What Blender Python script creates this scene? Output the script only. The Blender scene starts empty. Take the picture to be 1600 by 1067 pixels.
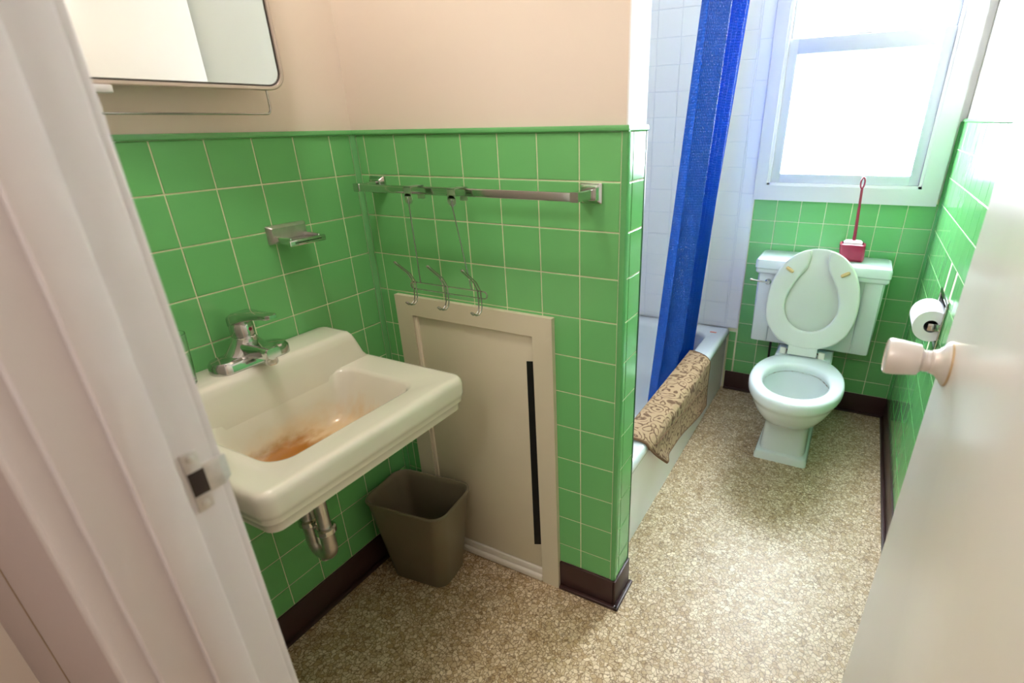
import bpy, bmesh, math, random
from mathutils import Vector, Matrix
random.seed(7)
sc = bpy.context.scene
COL = sc.collection
PI = math.pi

# ------------------------------------------------------------------ camera
T = 0.108                      # wall tile pitch
H = 1.365                      # top of the tiled dado
cam_d = bpy.data.cameras.new('camera')
cam = bpy.data.objects.new('camera', cam_d); COL.objects.link(cam)
yaw, pitch, roll = -0.496, -0.437, -0.019
cy, sy, cp, sp = math.cos(yaw), math.sin(yaw), math.cos(pitch), math.sin(pitch)
fwd = Vector((sy*cp, cy*cp, sp)); right = Vector((cy, -sy, 0)); up = right.cross(fwd)
cr, sr = math.cos(roll), math.sin(roll)
r_, u_ = cr*right + sr*up, -sr*right + cr*up
M3 = Matrix((r_, u_, -fwd)).transposed()
cam.matrix_world = Matrix.Translation((11.591*T, -10.5*T, 0.032*T + H)) @ M3.to_4x4()
cam_d.sensor_width = 36.0
cam_d.lens = 832.389/1600*36
cam_d.shift_x = (800 - 879.857)/1600
cam_d.shift_y = (586.776 - 533.5)/1600
cam_d.clip_start = 0.01
cam_d.dof.use_dof = True
cam_d.dof.focus_distance = 1.7
cam_d.dof.aperture_fstop = 3.2
sc.camera = cam

# ------------------------------------------------------------------ light
sc.view_settings.view_transform = 'Standard'
sc.view_settings.look = 'None'
sc.view_settings.exposure = 0.14
sc.view_settings.gamma = 1.0
sc.view_settings.use_curve_mapping = False
w = bpy.data.worlds.new('overcast_sky'); sc.world = w; w.use_nodes = True
bg = w.node_tree.nodes['Background']
bg.inputs[0].default_value = (0.87, 0.945, 1.0, 1); bg.inputs[1].default_value = 46.0

def area(name, loc, rot, sx, sy_, power, col, portal=False):
    d = bpy.data.lights.new(name, 'AREA'); d.shape = 'RECTANGLE'; d.size = sx; d.size_y = sy_
    d.energy = power; d.color = col
    o = bpy.data.objects.new(name, d); COL.objects.link(o); o.location = loc; o.rotation_euler = rot
    if portal: d.cycles.is_portal = True
    return o
# portal: guides sky light through the window opening only
area('window_portal', (1.16, 1.80, 1.63), (PI/2, 0, PI), 0.66, 1.08, 1.0, (1, 1, 1), True)
# added fill light from the hall behind the photographer, an unseen source
area('hall_ceiling_lamp', (0.95, -1.75, 2.33), (0, 0, 0), 0.30, 0.30, 12.0, (1.0, 0.985, 0.99))

# ------------------------------------------------------------------ materials
MATS = {}
def mat(name, col, rough=0.5, metal=0.0, **k):
    if name in MATS: return MATS[name]
    m = bpy.data.materials.new(name); m.use_nodes = True
    nt = m.node_tree; b = nt.nodes['Principled BSDF']
    b.inputs['Base Color'].default_value = (*col, 1); b.inputs['Roughness'].default_value = rough
    b.inputs['Metallic'].default_value = metal
    if 'coat' in k: b.inputs['Coat Weight'].default_value = k['coat']; b.inputs['Coat Roughness'].default_value = 0.05
    if 'spec' in k: b.inputs['Specular IOR Level'].default_value = k['spec']
    if 'emit' in k:
        b.inputs['Emission Color'].default_value = (*k['emit'], 1); b.inputs['Emission Strength'].default_value = k['estr']
    if 'trans' in k: b.inputs['Transmission Weight'].default_value = k['trans']; b.inputs['IOR'].default_value = k.get('ior', 1.45)
    var = k.get('var', 0)
    tc = nt.nodes.new('ShaderNodeTexCoord')
    if var:
        n = nt.nodes.new('ShaderNodeTexNoise'); n.inputs['Scale'].default_value = k.get('vscale', 6); n.inputs['Detail'].default_value = 4
        nt.links.new(tc.outputs['Object'], n.inputs['Vector'])
        mx = nt.nodes.new('ShaderNodeMix'); mx.data_type = 'RGBA'
        mx.inputs['A'].default_value = (*[c*(1-var) for c in col], 1)
        mx.inputs['B'].default_value = (*[min(1, c*(1+var)) for c in col], 1)
        nt.links.new(n.outputs['Fac'], mx.inputs['Factor']); nt.links.new(mx.outputs['Result'], b.inputs['Base Color'])
    bump = k.get('bump', 0)
    if bump:
        n2 = nt.nodes.new('ShaderNodeTexNoise'); n2.inputs['Scale'].default_value = k.get('bscale', 60); n2.inputs['Detail'].default_value = 3
        nt.links.new(tc.outputs['Object'], n2.inputs['Vector'])
        bp = nt.nodes.new('ShaderNodeBump'); bp.inputs['Strength'].default_value = bump; bp.inputs['Distance'].default_value = k.get('bdist', 0.002)
        nt.links.new(n2.outputs['Fac'], bp.inputs['Height']); nt.links.new(bp.outputs['Normal'], b.inputs['Normal'])
    MATS[name] = m
    return m
def s(r, g, b):
    f = lambda c: (c/12.92 if c <= .04045 else ((c+.055)/1.055)**2.4)
    return (f(r/255), f(g/255), f(b/255))

GREEN = mat('green_glazed_tile', s(112, 186, 112), 0.16, bump=0.10, bscale=9, bdist=0.004, var=0.04, vscale=3)
GREENT = mat('green_glazed_trim', s(96, 170, 100), 0.16)
CREAMW = mat('cream_gloss_wall_paint', s(200, 193, 177), 0.45)
GROUT = mat('pale_grout', s(228, 226, 190), 0.8)
WTILE = mat('white_glazed_tile', s(240, 239, 240), 0.22)
WGROUT = mat('white_grout', s(226, 227, 233), 0.8)
BEIGE = mat('beige_wall_paint', s(228, 214, 198), 0.5, bump=0.12, bscale=120, bdist=0.001)
WHITEP = mat('white_wall_paint', s(240, 238, 236), 0.45, bump=0.1, bscale=90, bdist=0.001)
TRIMW = mat('white_gloss_trim_paint', s(216, 214, 214), 0.3, bump=0.06, bscale=40, bdist=0.002)
SASHM = mat('white_sash_vinyl', s(196, 199, 205), 0.45)
HALLP = mat('mauve_hall_paint', s(176, 160, 156), 0.5)
JAMB = mat('aged_white_jamb_paint', s(206, 196, 191), 0.38, var=0.03, vscale=9, bump=0.10, bscale=35, bdist=0.002)
DOORP = mat('cream_gloss_door_paint', s(236, 229, 219), 0.24, bump=0.10, bscale=14, bdist=0.003)
BASE = mat('dark_brown_vinyl_base', s(62, 38, 36), 0.4)
CREAM = mat('cream_panel_paint', s(214, 205, 178), 0.45, bump=0.06, bscale=60, bdist=0.001, var=0.02)
BLACK = mat('black_tape', s(14, 14, 14), 0.5)
PORC = mat('ivory_porcelain', s(232, 228, 212), 0.14, coat=0.3)
WPORC = mat('white_porcelain', s(224, 232, 230), 0.10, coat=0.3)
SEATM = mat('off_white_seat_plastic', s(218, 222, 210), 0.3)
LIDM = mat('off_white_lid_plastic', s(205, 210, 198), 0.35)
CHROME = mat('polished_chrome', (0.62, 0.62, 0.60), 0.10, 1.0)
DULLCH = mat('worn_chrome', (0.62, 0.60, 0.57), 0.32, 1.0, var=0.25, vscale=30)
STEEL = mat('satin_steel_wire', (0.42, 0.42, 0.40), 0.25, 1.0)
KNOBM = mat('pale_worn_knob', s(214, 203, 194), 0.35, 0.25, var=0.08, vscale=25)
MIRROR = mat('silvered_mirror', (0.90, 0.92, 0.90), 0.01, 1.0)
FRAMEM = mat('pale_mirror_frame', s(196, 182, 168), 0.35, 0.4)
BASKET = mat('taupe_plastic', s(124, 113, 92), 0.45, bump=0.05, bscale=200, bdist=0.0006)
TUBM = mat('white_enamel', s(232, 236, 240), 0.12, coat=0.3)
RED = mat('maroon_plastic', s(150, 30, 62), 0.3, var=0.2, vscale=60)
BRIST = mat('pale_bristles', s(225, 205, 212), 0.9)
PAPER = mat('toilet_tissue', s(240, 238, 236), 0.95, bump=0.1, bscale=80)
CARD = mat('grey_card_core', s(150, 150, 150), 0.9)
TAN = mat('tan_rubber', s(206, 176, 122), 0.6)
PINKST = mat('coral_sticker', s(240, 130, 112), 0.6)
DARK = mat('dark_hole', s(46, 32, 22), 0.8)  # dark colour stands for shade in the panel gaps and latch hole
DARKPIPE = mat('dark_pipe', s(50, 48, 44), 0.4, 0.6)
CAULK = mat('brown_stained_caulk', s(150, 128, 104), 0.8, var=0.25, vscale=60)
LAMPG = mat('lamp_opal_glass', s(255, 240, 220), 0.4, emit=(1.0, 0.86, 0.68), estr=6.0)
GLASSM = mat('clear_tumbler_glass', (0.95, 0.97, 0.96), 0.03, trans=1.0, ior=1.45)
WATER = mat('toilet_water', (0.92, 0.95, 0.95), 0.03, trans=0.9, ior=1.33)

def nodes(m):
    nt = m.node_tree; return nt, nt.nodes['Principled BSDF']

# sheet vinyl floor: crackled pebble print
def floor_material():
    m = mat('crackle_print_vinyl', s(200, 178, 146), 0.42, spec=0.45)
    nt, b = nodes(m); L = nt.links
    tc = nt.nodes.new('ShaderNodeTexCoord')
    nz = nt.nodes.new('ShaderNodeTexNoise'); nz.inputs['Scale'].default_value = 38; nz.inputs['Detail'].default_value = 3
    mixv = nt.nodes.new('ShaderNodeMix'); mixv.data_type = 'VECTOR'; mixv.inputs['Factor'].default_value = 0.022
    L.new(tc.outputs['Object'], nz.inputs['Vector']); L.new(tc.outputs['Object'], mixv.inputs['A']); L.new(nz.outputs['Color'], mixv.inputs['B'])
    v = nt.nodes.new('ShaderNodeTexVoronoi'); v.feature = 'DISTANCE_TO_EDGE'; v.inputs['Scale'].default_value = 92
    L.new(mixv.outputs['Result'], v.inputs['Vector'])
    v2 = nt.nodes.new('ShaderNodeTexVoronoi'); v2.inputs['Scale'].default_value = 92; L.new(mixv.outputs['Result'], v2.inputs['Vector'])
    sep = nt.nodes.new('ShaderNodeSeparateColor'); L.new(v2.outputs['Color'], sep.inputs['Color'])
    r1 = nt.nodes.new('ShaderNodeValToRGB'); e = r1.color_ramp.elements
    e[0].position = 0.0; e[0].color = (*s(186, 158, 118), 1); e[1].position = 1.0; e[1].color = (*s(234, 216, 186), 1)
    L.new(sep.outputs[0], r1.inputs['Fac'])
    n3 = nt.nodes.new('ShaderNodeTexNoise'); n3.inputs['Scale'].default_value = 16; n3.inputs['Detail'].default_value = 4
    L.new(tc.outputs['Object'], n3.inputs['Vector'])
    r3 = nt.nodes.new('ShaderNodeValToRGB'); r3.color_ramp.elements[0].position = .35; r3.color_ramp.elements[0].color = (.84, .80, .74, 1)
    r3.color_ramp.elements[1].position = .65; r3.color_ramp.elements[1].color = (1, 1, 1, 1)
    L.new(n3.outputs['Fac'], r3.inputs['Fac'])
    mul = nt.nodes.new('ShaderNodeMix'); mul.data_type = 'RGBA'; mul.blend_type = 'MULTIPLY'; mul.inputs['Factor'].default_value = 1
    L.new(r1.outputs['Color'], mul.inputs['A']); L.new(r3.outputs['Color'], mul.inputs['B'])
    r2 = nt.nodes.new('ShaderNodeValToRGB'); e = r2.color_ramp.elements
    e[0].position = 0.02; e[0].color = (1, 1, 1, 1); e[1].position = 0.11; e[1].color = (0, 0, 0, 1)
    L.new(v.outputs['Distance'], r2.inputs['Fac'])
    mx = nt.nodes.new('ShaderNodeMix'); mx.data_type = 'RGBA'; mx.inputs['B'].default_value = (*s(108, 76, 44), 1)
    sc_ = nt.nodes.new('ShaderNodeMath'); sc_.operation = 'MULTIPLY'; sc_.inputs[1].default_value = 0.8
    L.new(r2.outputs['Color'], sc_.inputs[0]); L.new(sc_.outputs[0], mx.inputs['Factor'])
    L.new(mul.outputs['Result'], mx.inputs['A']); L.new(mx.outputs['Result'], b.inputs['Base Color'])
    bp = nt.nodes.new('ShaderNodeBump'); bp.inputs['Strength'].default_value = 0.15; bp.inputs['Distance'].default_value = 0.001
    L.new(v.outputs['Distance'], bp.inputs['Height']); L.new(bp.outputs['Normal'], b.inputs['Normal'])
    return m
FLOORM = floor_material()

# window pane: patterned glass that lets most of the sky through
def pane_material():
    m = bpy.data.materials.new('obscured_window_glass'); m.use_nodes = True
    nt = m.node_tree; nt.nodes.remove(nt.nodes['Principled BSDF'])
    out = nt.nodes['Material Output']
    a = nt.nodes.new('ShaderNodeBsdfTransparent'); a.inputs[0].default_value = (.94, .96, .97, 1)
    t = nt.nodes.new('ShaderNodeBsdfTranslucent'); t.inputs[0].default_value = (.95, .97, 1, 1)
    mx = nt.nodes.new('ShaderNodeMixShader'); mx.inputs[0].default_value = 0.35
    nt.links.new(a.outputs[0], mx.inputs[1]); nt.links.new(t.outputs[0], mx.inputs[2]); nt.links.new(mx.outputs[0], out.inputs[0])
    return m
PANE = pane_material()

# procedural white tile for the tub walls that face away from the camera
def grid_tile_material():
    m = mat('white_tile_sheet', s(247, 246, 246), 0.25)
    nt, b = nodes(m); L = nt.links
    tc = nt.nodes.new('ShaderNodeTexCoord')
    mp = nt.nodes.new('ShaderNodeMapping'); mp.inputs['Rotation'].default_value = (PI/2, 0, 0)
    br = nt.nodes.new('ShaderNodeTexBrick'); br.offset = 0
    br.inputs['Color1'].default_value = (*s(247, 246, 246), 1); br.inputs['Color2'].default_value = (*s(247, 246, 246), 1)
    br.inputs['Mortar'].default_value = (*s(205, 207, 216), 1); br.inputs['Scale'].default_value = 1
    br.inputs['Mortar Size'].default_value = .0015; br.inputs['Brick Width'].default_value = .1125; br.inputs['Row Height'].default_value = .1125
    L.new(tc.outputs['Object'], mp.inputs[0]); L.new(mp.outputs[0], br.inputs['Vector']); L.new(br.outputs['Color'], b.inputs['Base Color'])
    return m
WSHEET = grid_tile_material()

# shower curtain: embossed blue vinyl
def curtain_material():
    m = mat('embossed_blue_vinyl', s(6, 78, 178), 0.24)
    nt, b = nodes(m); L = nt.links
    uv = nt.nodes.new('ShaderNodeUVMap')
    ck = nt.nodes.new('ShaderNodeTexVoronoi'); ck.inputs['Scale'].default_value = 1.0; ck.inputs['Randomness'].default_value = 0.15
    mp = nt.nodes.new('ShaderNodeMapping'); mp.inputs['Scale'].default_value = (95, 100, 1)
    L.new(uv.outputs[0], mp.inputs[0]); L.new(mp.outputs[0], ck.inputs['Vector'])
    bp = nt.nodes.new('ShaderNodeBump'); bp.inputs['Strength'].default_value = 0.8; bp.inputs['Distance'].default_value = 0.004
    L.new(ck.outputs['Distance'], bp.inputs['Height']); L.new(bp.outputs['Normal'], b.inputs['Normal'])
    tr = nt.nodes.new('ShaderNodeBsdfTranslucent'); tr.inputs[0].default_value = (*s(10, 90, 215), 1)
    mx = nt.nodes.new('ShaderNodeMixShader'); mx.inputs[0].default_value = 0.14
    L.new(b.outputs[0], mx.inputs[1]); L.new(tr.outputs[0], mx.inputs[2]); L.new(mx.outputs[0], nt.nodes['Material Output'].inputs[0])
    return m
CURT = curtain_material()

# bath mat: tan carpet with brown scroll pattern
def mat_material():
    m = mat('tan_scroll_carpet', s(176, 142, 100), 0.95)
    nt, b = nodes(m); L = nt.links
    uv = nt.nodes.new('ShaderNodeUVMap')
    nz = nt.nodes.new('ShaderNodeTexNoise'); nz.inputs['Scale'].default_value = 12; nz.inputs['Detail'].default_value = 1
    mixv = nt.nodes.new('ShaderNodeMix'); mixv.data_type = 'VECTOR'; mixv.inputs['Factor'].default_value = 0.10
    L.new(uv.outputs[0], nz.inputs['Vector']); L.new(uv.outputs[0], mixv.inputs['A']); L.new(nz.outputs['Color'], mixv.inputs['B'])
    v = nt.nodes.new('ShaderNodeTexVoronoi'); v.inputs['Scale'].default_value = 17; L.new(mixv.outputs['Result'], v.inputs['Vector'])
    mm = nt.nodes.new('ShaderNodeMath'); mm.operation = 'MULTIPLY'; mm.inputs[1].default_value = 22; L.new(v.outputs['Distance'], mm.inputs[0])
    sn = nt.nodes.new('ShaderNodeMath'); sn.operation = 'SINE'; L.new(mm.outputs[0], sn.inputs[0])
    n2 = nt.nodes.new('ShaderNodeTexNoise'); n2.inputs['Scale'].default_value = 55; n2.inputs['Detail'].default_value = 2; L.new(uv.outputs[0], n2.inputs['Vector'])
    ad = nt.nodes.new('ShaderNodeMath'); ad.operation = 'MULTIPLY_ADD'; ad.inputs[1].default_value = 2.4; L.new(n2.outputs['Fac'], ad.inputs[0]); L.new(sn.outputs[0], ad.inputs[2])
    r = nt.nodes.new('ShaderNodeValToRGB'); e = r.color_ramp.elements
    e[0].position = .50; e[0].color = (*s(166, 136, 105), 1); e[1].position = .72; e[1].color = (*s(100, 71, 47), 1)
    dv = nt.nodes.new('ShaderNodeMath'); dv.operation = 'MULTIPLY'; dv.inputs[1].default_value = .34; L.new(ad.outputs[0], dv.inputs[0])
    L.new(dv.outputs[0], r.inputs['Fac']); L.new(r.outputs['Color'], b.inputs['Base Color'])
    bp = nt.nodes.new('ShaderNodeBump'); bp.inputs['Strength'].default_value = 0.5; bp.inputs['Distance'].default_value = 0.002
    L.new(n2.outputs['Fac'], bp.inputs['Height']); L.new(bp.outputs['Normal'], b.inputs['Normal'])
    return m
MATM = mat_material()
MATEDGE = mat('brown_mat_binding', s(112, 80, 54), 0.9)

# sink basin: ivory porcelain with an orange rust stain in the bowl (object coordinates)
def sink_material():
    m = mat('rust_stained_porcelain', s(232, 228, 212), 0.14, coat=0.3)
    nt, b = nodes(m); L = nt.links
    tc = nt.nodes.new('ShaderNodeTexCoord')
    nz = nt.nodes.new('ShaderNodeTexNoise'); nz.inputs['Scale'].default_value = 22; nz.inputs['Detail'].default_value = 5
    def blob(c, sx, sy_, sz, nscale):
        mp = nt.nodes.new('ShaderNodeMapping'); mp.vector_type = 'TEXTURE'
        mp.inputs['Location'].default_value = c; mp.inputs['Scale'].default_value = (sx, sy_, sz)
        L.new(tc.outputs['Object'], mp.inputs[0])
        ln = nt.nodes.new('ShaderNodeVectorMath'); ln.operation = 'LENGTH'; L.new(mp.outputs[0], ln.inputs[0])
        ma = nt.nodes.new('ShaderNodeMath'); ma.operation = 'MULTIPLY_ADD'; ma.inputs[1].default_value = nscale
        L.new(nz.outputs['Fac'], ma.inputs[0]); L.new(ln.outputs['Value'], ma.inputs[2])
        mr = nt.nodes.new('ShaderNodeMapRange'); mr.interpolation_type = 'SMOOTHSTEP'
        mr.inputs['From Min'].default_value = 0.35 + nscale*.5; mr.inputs['From Max'].default_value = 1.0 + nscale*.5
        mr.inputs['To Min'].default_value = 1; mr.inputs['To Max'].default_value = 0
        L.new(ma.outputs[0], mr.inputs['Value']); return mr
    mp0 = nt.nodes.new('ShaderNodeMapping'); mp0.inputs['Rotation'].default_value = (0, 0, 0.3); mp0.inputs['Scale'].default_value = (2.6, .8, 1)
    L.new(tc.outputs['Object'], mp0.inputs[0]); L.new(mp0.outputs[0], nz.inputs['Vector'])
    b1 = blob((0.20, -0.44, 0.67), 0.15, 0.26, 0.10, 0.5)
    b2 = blob((0.155, -0.50, 0.665), 0.060, 0.130, 0.05, 0.9)
    m1 = nt.nodes.new('ShaderNodeMix'); m1.data_type = 'RGBA'; m1.inputs['A'].default_value = (*s(232, 228, 212), 1); m1.inputs['B'].default_value = (*s(226, 188, 126), 1)
    m2 = nt.nodes.new('ShaderNodeMix'); m2.data_type = 'RGBA'; m2.inputs['B'].default_value = (*s(172, 110, 26), 1)
    f1 = nt.nodes.new('ShaderNodeMath'); f1.operation = 'MULTIPLY'; f1.inputs[1].default_value = .75; L.new(b1.outputs[0], f1.inputs[0])
    L.new(f1.outputs[0], m1.inputs['Factor']); L.new(b2.outputs[0], m2.inputs['Factor'])
    L.new(m1.outputs['Result'], m2.inputs['A']); L.new(m2.outputs['Result'], b.inputs['Base Color'])
    return m
SINKM = sink_material()

# toilet bowl: white porcelain with a faint brown line at the rim's inner edge and water line
def bowl_material():
    m = mat('limescale_streaked_porcelain', s(224, 232, 230), 0.10, coat=0.3)
    nt, b = nodes(m); L = nt.links
    tc = nt.nodes.new('ShaderNodeTexCoord'); nz = nt.nodes.new('ShaderNodeTexNoise'); nz.inputs['Scale'].default_value = 40
    L.new(tc.outputs['Object'], nz.inputs['Vector'])
    r = nt.nodes.new('ShaderNodeValToRGB'); e = r.color_ramp.elements
    e[0].position = .48; e[0].color = (*s(218, 224, 218), 1); e[1].position = .70; e[1].color = (*s(150, 110, 80), 1)
    L.new(nz.outputs['Fac'], r.inputs['Fac']); L.new(r.outputs['Color'], b.inputs['Base Color'])
    return m
STREAK = bowl_material()

# ------------------------------------------------------------------ mesh helpers
class MB:
    def __init__(self): self.v = []; self.f = []; self.uv = None
    def add(self, vs, fs):
        o = len(self.v); self.v += [tuple(p) for p in vs]; self.f += [tuple(i+o for i in f) for f in fs]; return self
    def box(self, x0, x1, y0, y1, z0, z1, bev=0.0, seg=2):
        if bev <= 0:
            vs = [(x, y, z) for z in (z0, z1) for y in (y0, y1) for x in (x0, x1)]
            return self.add(vs, [(0, 2, 3, 1), (4, 5, 7, 6), (0, 1, 5, 4), (2, 6, 7, 3), (0, 4, 6, 2), (1, 3, 7, 5)])
        bm = bmesh.new(); bmesh.ops.create_cube(bm, size=1)
        for v in bm.verts: v.co = Vector(((x0+x1)/2 + v.co.x*(x1-x0), (y0+y1)/2 + v.co.y*(y1-y0), (z0+z1)/2 + v.co.z*(z1-z0)))
        bmesh.ops.bevel(bm, geom=bm.edges[:], offset=bev, segments=seg, profile=.5, affect='EDGES')
        return self.bm(bm)
    def bm(self, bm):
        bm.verts.index_update()
        self.add([v.co[:] for v in bm.verts], [[v.index for v in f.verts] for f in bm.faces]); bm.free(); return self
    def loft(self, rings, cap0=True, cap1=True, closed=True):
        n = len(rings[0]); o = len(self.v)
        for r in rings: self.v += [tuple(p) for p in r]
        for i in range(len(rings)-1):
            for j in range(n if closed else n-1):
                a = o+i*n+j; b = o+i*n+(j+1) % n
                self.f.append((a, b, b+n, a+n))
        if cap0: self.f.append(tuple(o+j for j in reversed(range(n))))
        if cap1: self.f.append(tuple(o+(len(rings)-1)*n+j for j in range(n)))
        return self
    def tube(self, pts, r, n=10, closed=False):
        pts = [Vector(p) for p in pts]; rings = []; prev = None
        N = len(pts)
        for i, p in enumerate(pts):
            if closed: t = pts[(i+1) % N]-pts[i-1]
            else: t = pts[min(i+1, N-1)]-pts[max(i-1, 0)]
            t.normalize()
            if prev is None:
                a = Vector((0, 0, 1)) if abs(t.z) < .9 else Vector((1, 0, 0))
                nx = t.cross(a).normalized()
            else:
                nx = (prev - t*prev.dot(t)).normalized()
            prev = nx; ny = t.cross(nx)
            rr = r[i] if isinstance(r, (list, tuple)) else r
            rings.append([p+(nx*math.cos(2*PI*k/n)+ny*math.sin(2*PI*k/n))*rr for k in range(n)])
        if closed: rings.append(rings[0]); return self.loft(rings, False, False)
        return self.loft(rings)
    def lathe(self, prof, origin=(0, 0, 0), axis=(0, 0, 1), n=32, cap=True):
        ax = Vector(axis).normalized(); o = Vector(origin)
        a = Vector((0, 0, 1)) if abs(ax.z) < .9 else Vector((1, 0, 0))
        ux = ax.cross(a).normalized(); uy = ax.cross(ux)
        rings = [[o+ax*h+(ux*math.cos(2*PI*k/n)+uy*math.sin(2*PI*k/n))*max(r, 1e-5) for k in range(n)] for r, h in prof]
        return self.loft(rings, cap, cap)
    def prism(self, poly, f):            # poly: 2d outline; f(u,v,side)->xyz for side 0/1
        n = len(poly); a = [f(u, v, 0) for u, v in poly]; b = [f(u, v, 1) for u, v in poly]
        return self.add(a+b, [tuple(reversed(range(n))), tuple(range(n, 2*n))] + [(i, (i+1) % n, (i+1) % n+n, i+n) for i in range(n)])

def rrect(x0, x1, y0, y1, r, z, k=6):
    r = min(r, (x1-x0)/2*.999, (y1-y0)/2*.999); pts = []
    for cx, cy_, a0 in ((x1-r, y1-r, 0), (x0+r, y1-r, PI/2), (x0+r, y0+r, PI), (x1-r, y0+r, 1.5*PI)):
        for i in range(k+1):
            a = a0+PI/2*i/k; pts.append((cx+r*math.cos(a), cy_+r*math.sin(a), z))
    return pts
def egg(cx, w, yf, yb, z, e=2.0, n=56, split=0.55):
    # outline widest at yf + (yb-yf)*split ; front is -y
    ym = yf+(yb-yf)*split; pts = []
    for i in range(n):
        a = 2*PI*i/n; c, sn = math.cos(a), math.sin(a)
        px = math.copysign(abs(c)**(2/e), c)*w; q = math.copysign(abs(sn)**(2/e), sn)
        py = q*((yb-ym) if sn > 0 else (ym-yf)); pts.append((cx+px, ym+py, z))
    return pts
def arc(c, r, a0, a1, n, f): return [f(c[0]+r*math.cos(a0+(a1-a0)*i/n), c[1]+r*math.sin(a0+(a1-a0)*i/n)) for i in range(n+1)]

def finish(me, sharp=35, smooth=True):
    me.update()
    bm = bmesh.new(); bm.from_mesh(me); bmesh.ops.remove_doubles(bm, verts=bm.verts, dist=1e-6)
    bmesh.ops.recalc_face_normals(bm, faces=bm.faces); bm.to_mesh(me); bm.free()
    if smooth:
        for p in me.polygons: p.use_smooth = True
        me.set_sharp_from_angle(angle=math.radians(sharp))
def link(name, me, parent=None):
    o = bpy.data.objects.new(name, me); COL.objects.link(o)
    if parent is not None: o.parent = parent
    return o
def origin_of(p):
    while p is not None and p.parent is not None: p = p.parent
    return Vector((0, 0, 0)) if p is None else p.location.copy()
def part(name, mb, m, parent=None, base=None, sharp=35, smooth=True, local=False):
    """one mesh object; geometry is given in world coordinates"""
    me = bpy.data.meshes.new(name)
    org = (Vector((0, 0, 0)) if local else origin_of(parent)) if parent is not None else (Vector(base) if base else Vector((0, 0, 0)))
    me.from_pydata([tuple(Vector(v)-org) for v in mb.v], [], mb.f)
    finish(me, sharp, smooth); me.materials.append(m)
    o = link(name, me, parent)
    if parent is None: o.location = org
    return o
def thing(name, label, cat, loc, rotz=0):
    o = bpy.data.objects.new(name, None); COL.objects.link(o); o.location = loc; o.rotation_euler = (0, 0, rotz)
    o.empty_display_size = .05; o['label'] = label; o['category'] = cat; return o
def tag(o, label, cat): o['label'] = label; o['category'] = cat; return o
def struct(o, label=None):
    o['kind'] = 'structure'
    if label: o['label'] = label; o['category'] = label_cat.get(o.name.split('_')[0], 'wall')
    return o
label_cat = {'wall': 'wall', 'floor': 'floor', 'ceiling': 'ceiling', 'door': 'door', 'window': 'window', 'baseboard': 'baseboard', 'trim': 'trim'}

# tiles: single glazed pieces standing proud of their grout bed
TCACHE = {}
def tile_mesh(wd, ht, dp, m, orient):
    key = (round(wd, 4), round(ht, 4), round(dp, 4), m.name, orient)
    if key in TCACHE: return TCACHE[key]
    c = .0012; a, b = wd/2, ht/2
    lv = [(-a, -b, -dp), (a, -b, -dp), (a, b, -dp), (-a, b, -dp), (-a, -b, -c*.6), (a, -b, -c*.6), (a, b, -c*.6), (-a, b, -c*.6),
          (-a+c, -b+c, 0), (a-c, -b+c, 0), (a-c, b-c, 0), (-a+c, b-c, 0)]
    fs = [(8, 9, 10, 11)]
    for i in range(4):
        j = (i+1) % 4; fs += [(i, j, j+4, i+4), (i+4, j+4, j+8, i+8)]
    mp = {'X+': lambda u, v, n: (n, u, v), 'X-': lambda u, v, n: (-n, u, v), 'Y-': lambda u, v, n: (u, -n, v)}[orient]
    if orient == 'X-': fs = [tuple(reversed(f)) for f in fs]
    me = bpy.data.meshes.new('tile'); me.from_pydata([mp(*p) for p in lv], [], fs); me.update(); me.materials.append(m)
    TCACHE[key] = me; return me
def tile_grid(parent, us, vs, plane, orient, m, gap=.003, dp=.0025, skip=None, wob=.004):
    for ui in range(len(us)-1):
        for vi in range(len(vs)-1):
            u0, u1, v0, v1 = us[ui], us[ui+1], vs[vi], vs[vi+1]
            if skip:
                k = skip(u0, u1, v0, v1)
                if k is True: continue
                if k: u0, u1, v0, v1 = k
            wd, ht = u1-u0-gap, v1-v0-gap
            if wd < .004 or ht < .004: continue
            o = link('tile', tile_mesh(wd, ht, dp, m, orient), parent)
            cu, cv = (u0+u1)/2, (v0+v1)/2
            o.location = {'X': (plane, cu, cv), 'Y': (cu, plane, cv)}[orient[0]]
            if wd > .05: o.rotation_euler = ((0, random.uniform(-wob, wob), random.uniform(-wob, wob)) if orient[0] == 'X' else (random.uniform(-wob, wob), 0, random.uniform(-wob, wob)))
def lines(a0, a1, start, step):
    """sorted grid lines inside (a0,a1) plus both ends"""
    k = math.ceil((a0-start)/step+1e-6); out = [a0]
    while start+k*step < a1-1e-6:
        out.append(start+k*step); k += 1
    return out+[a1]
ROWS = [.105] + [H-j*T for j in range(11, 0, -1)] + [H-.007]

# ------------------------------------------------------------------ room shell
YW, XR, YD, ZC = 1.7096, 1.563, -.88, 2.42
struct(part('floor', MB().box(-.12, 2.3, -2.4, 1.86, -.06, 0), FLOORM), 'crackle-patterned tan vinyl floor')
struct(part('ceiling', MB().box(-.12, 2.3, -2.4, 1.86, ZC, ZC+.06), WHITEP), 'plain white ceiling overhead')

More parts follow.
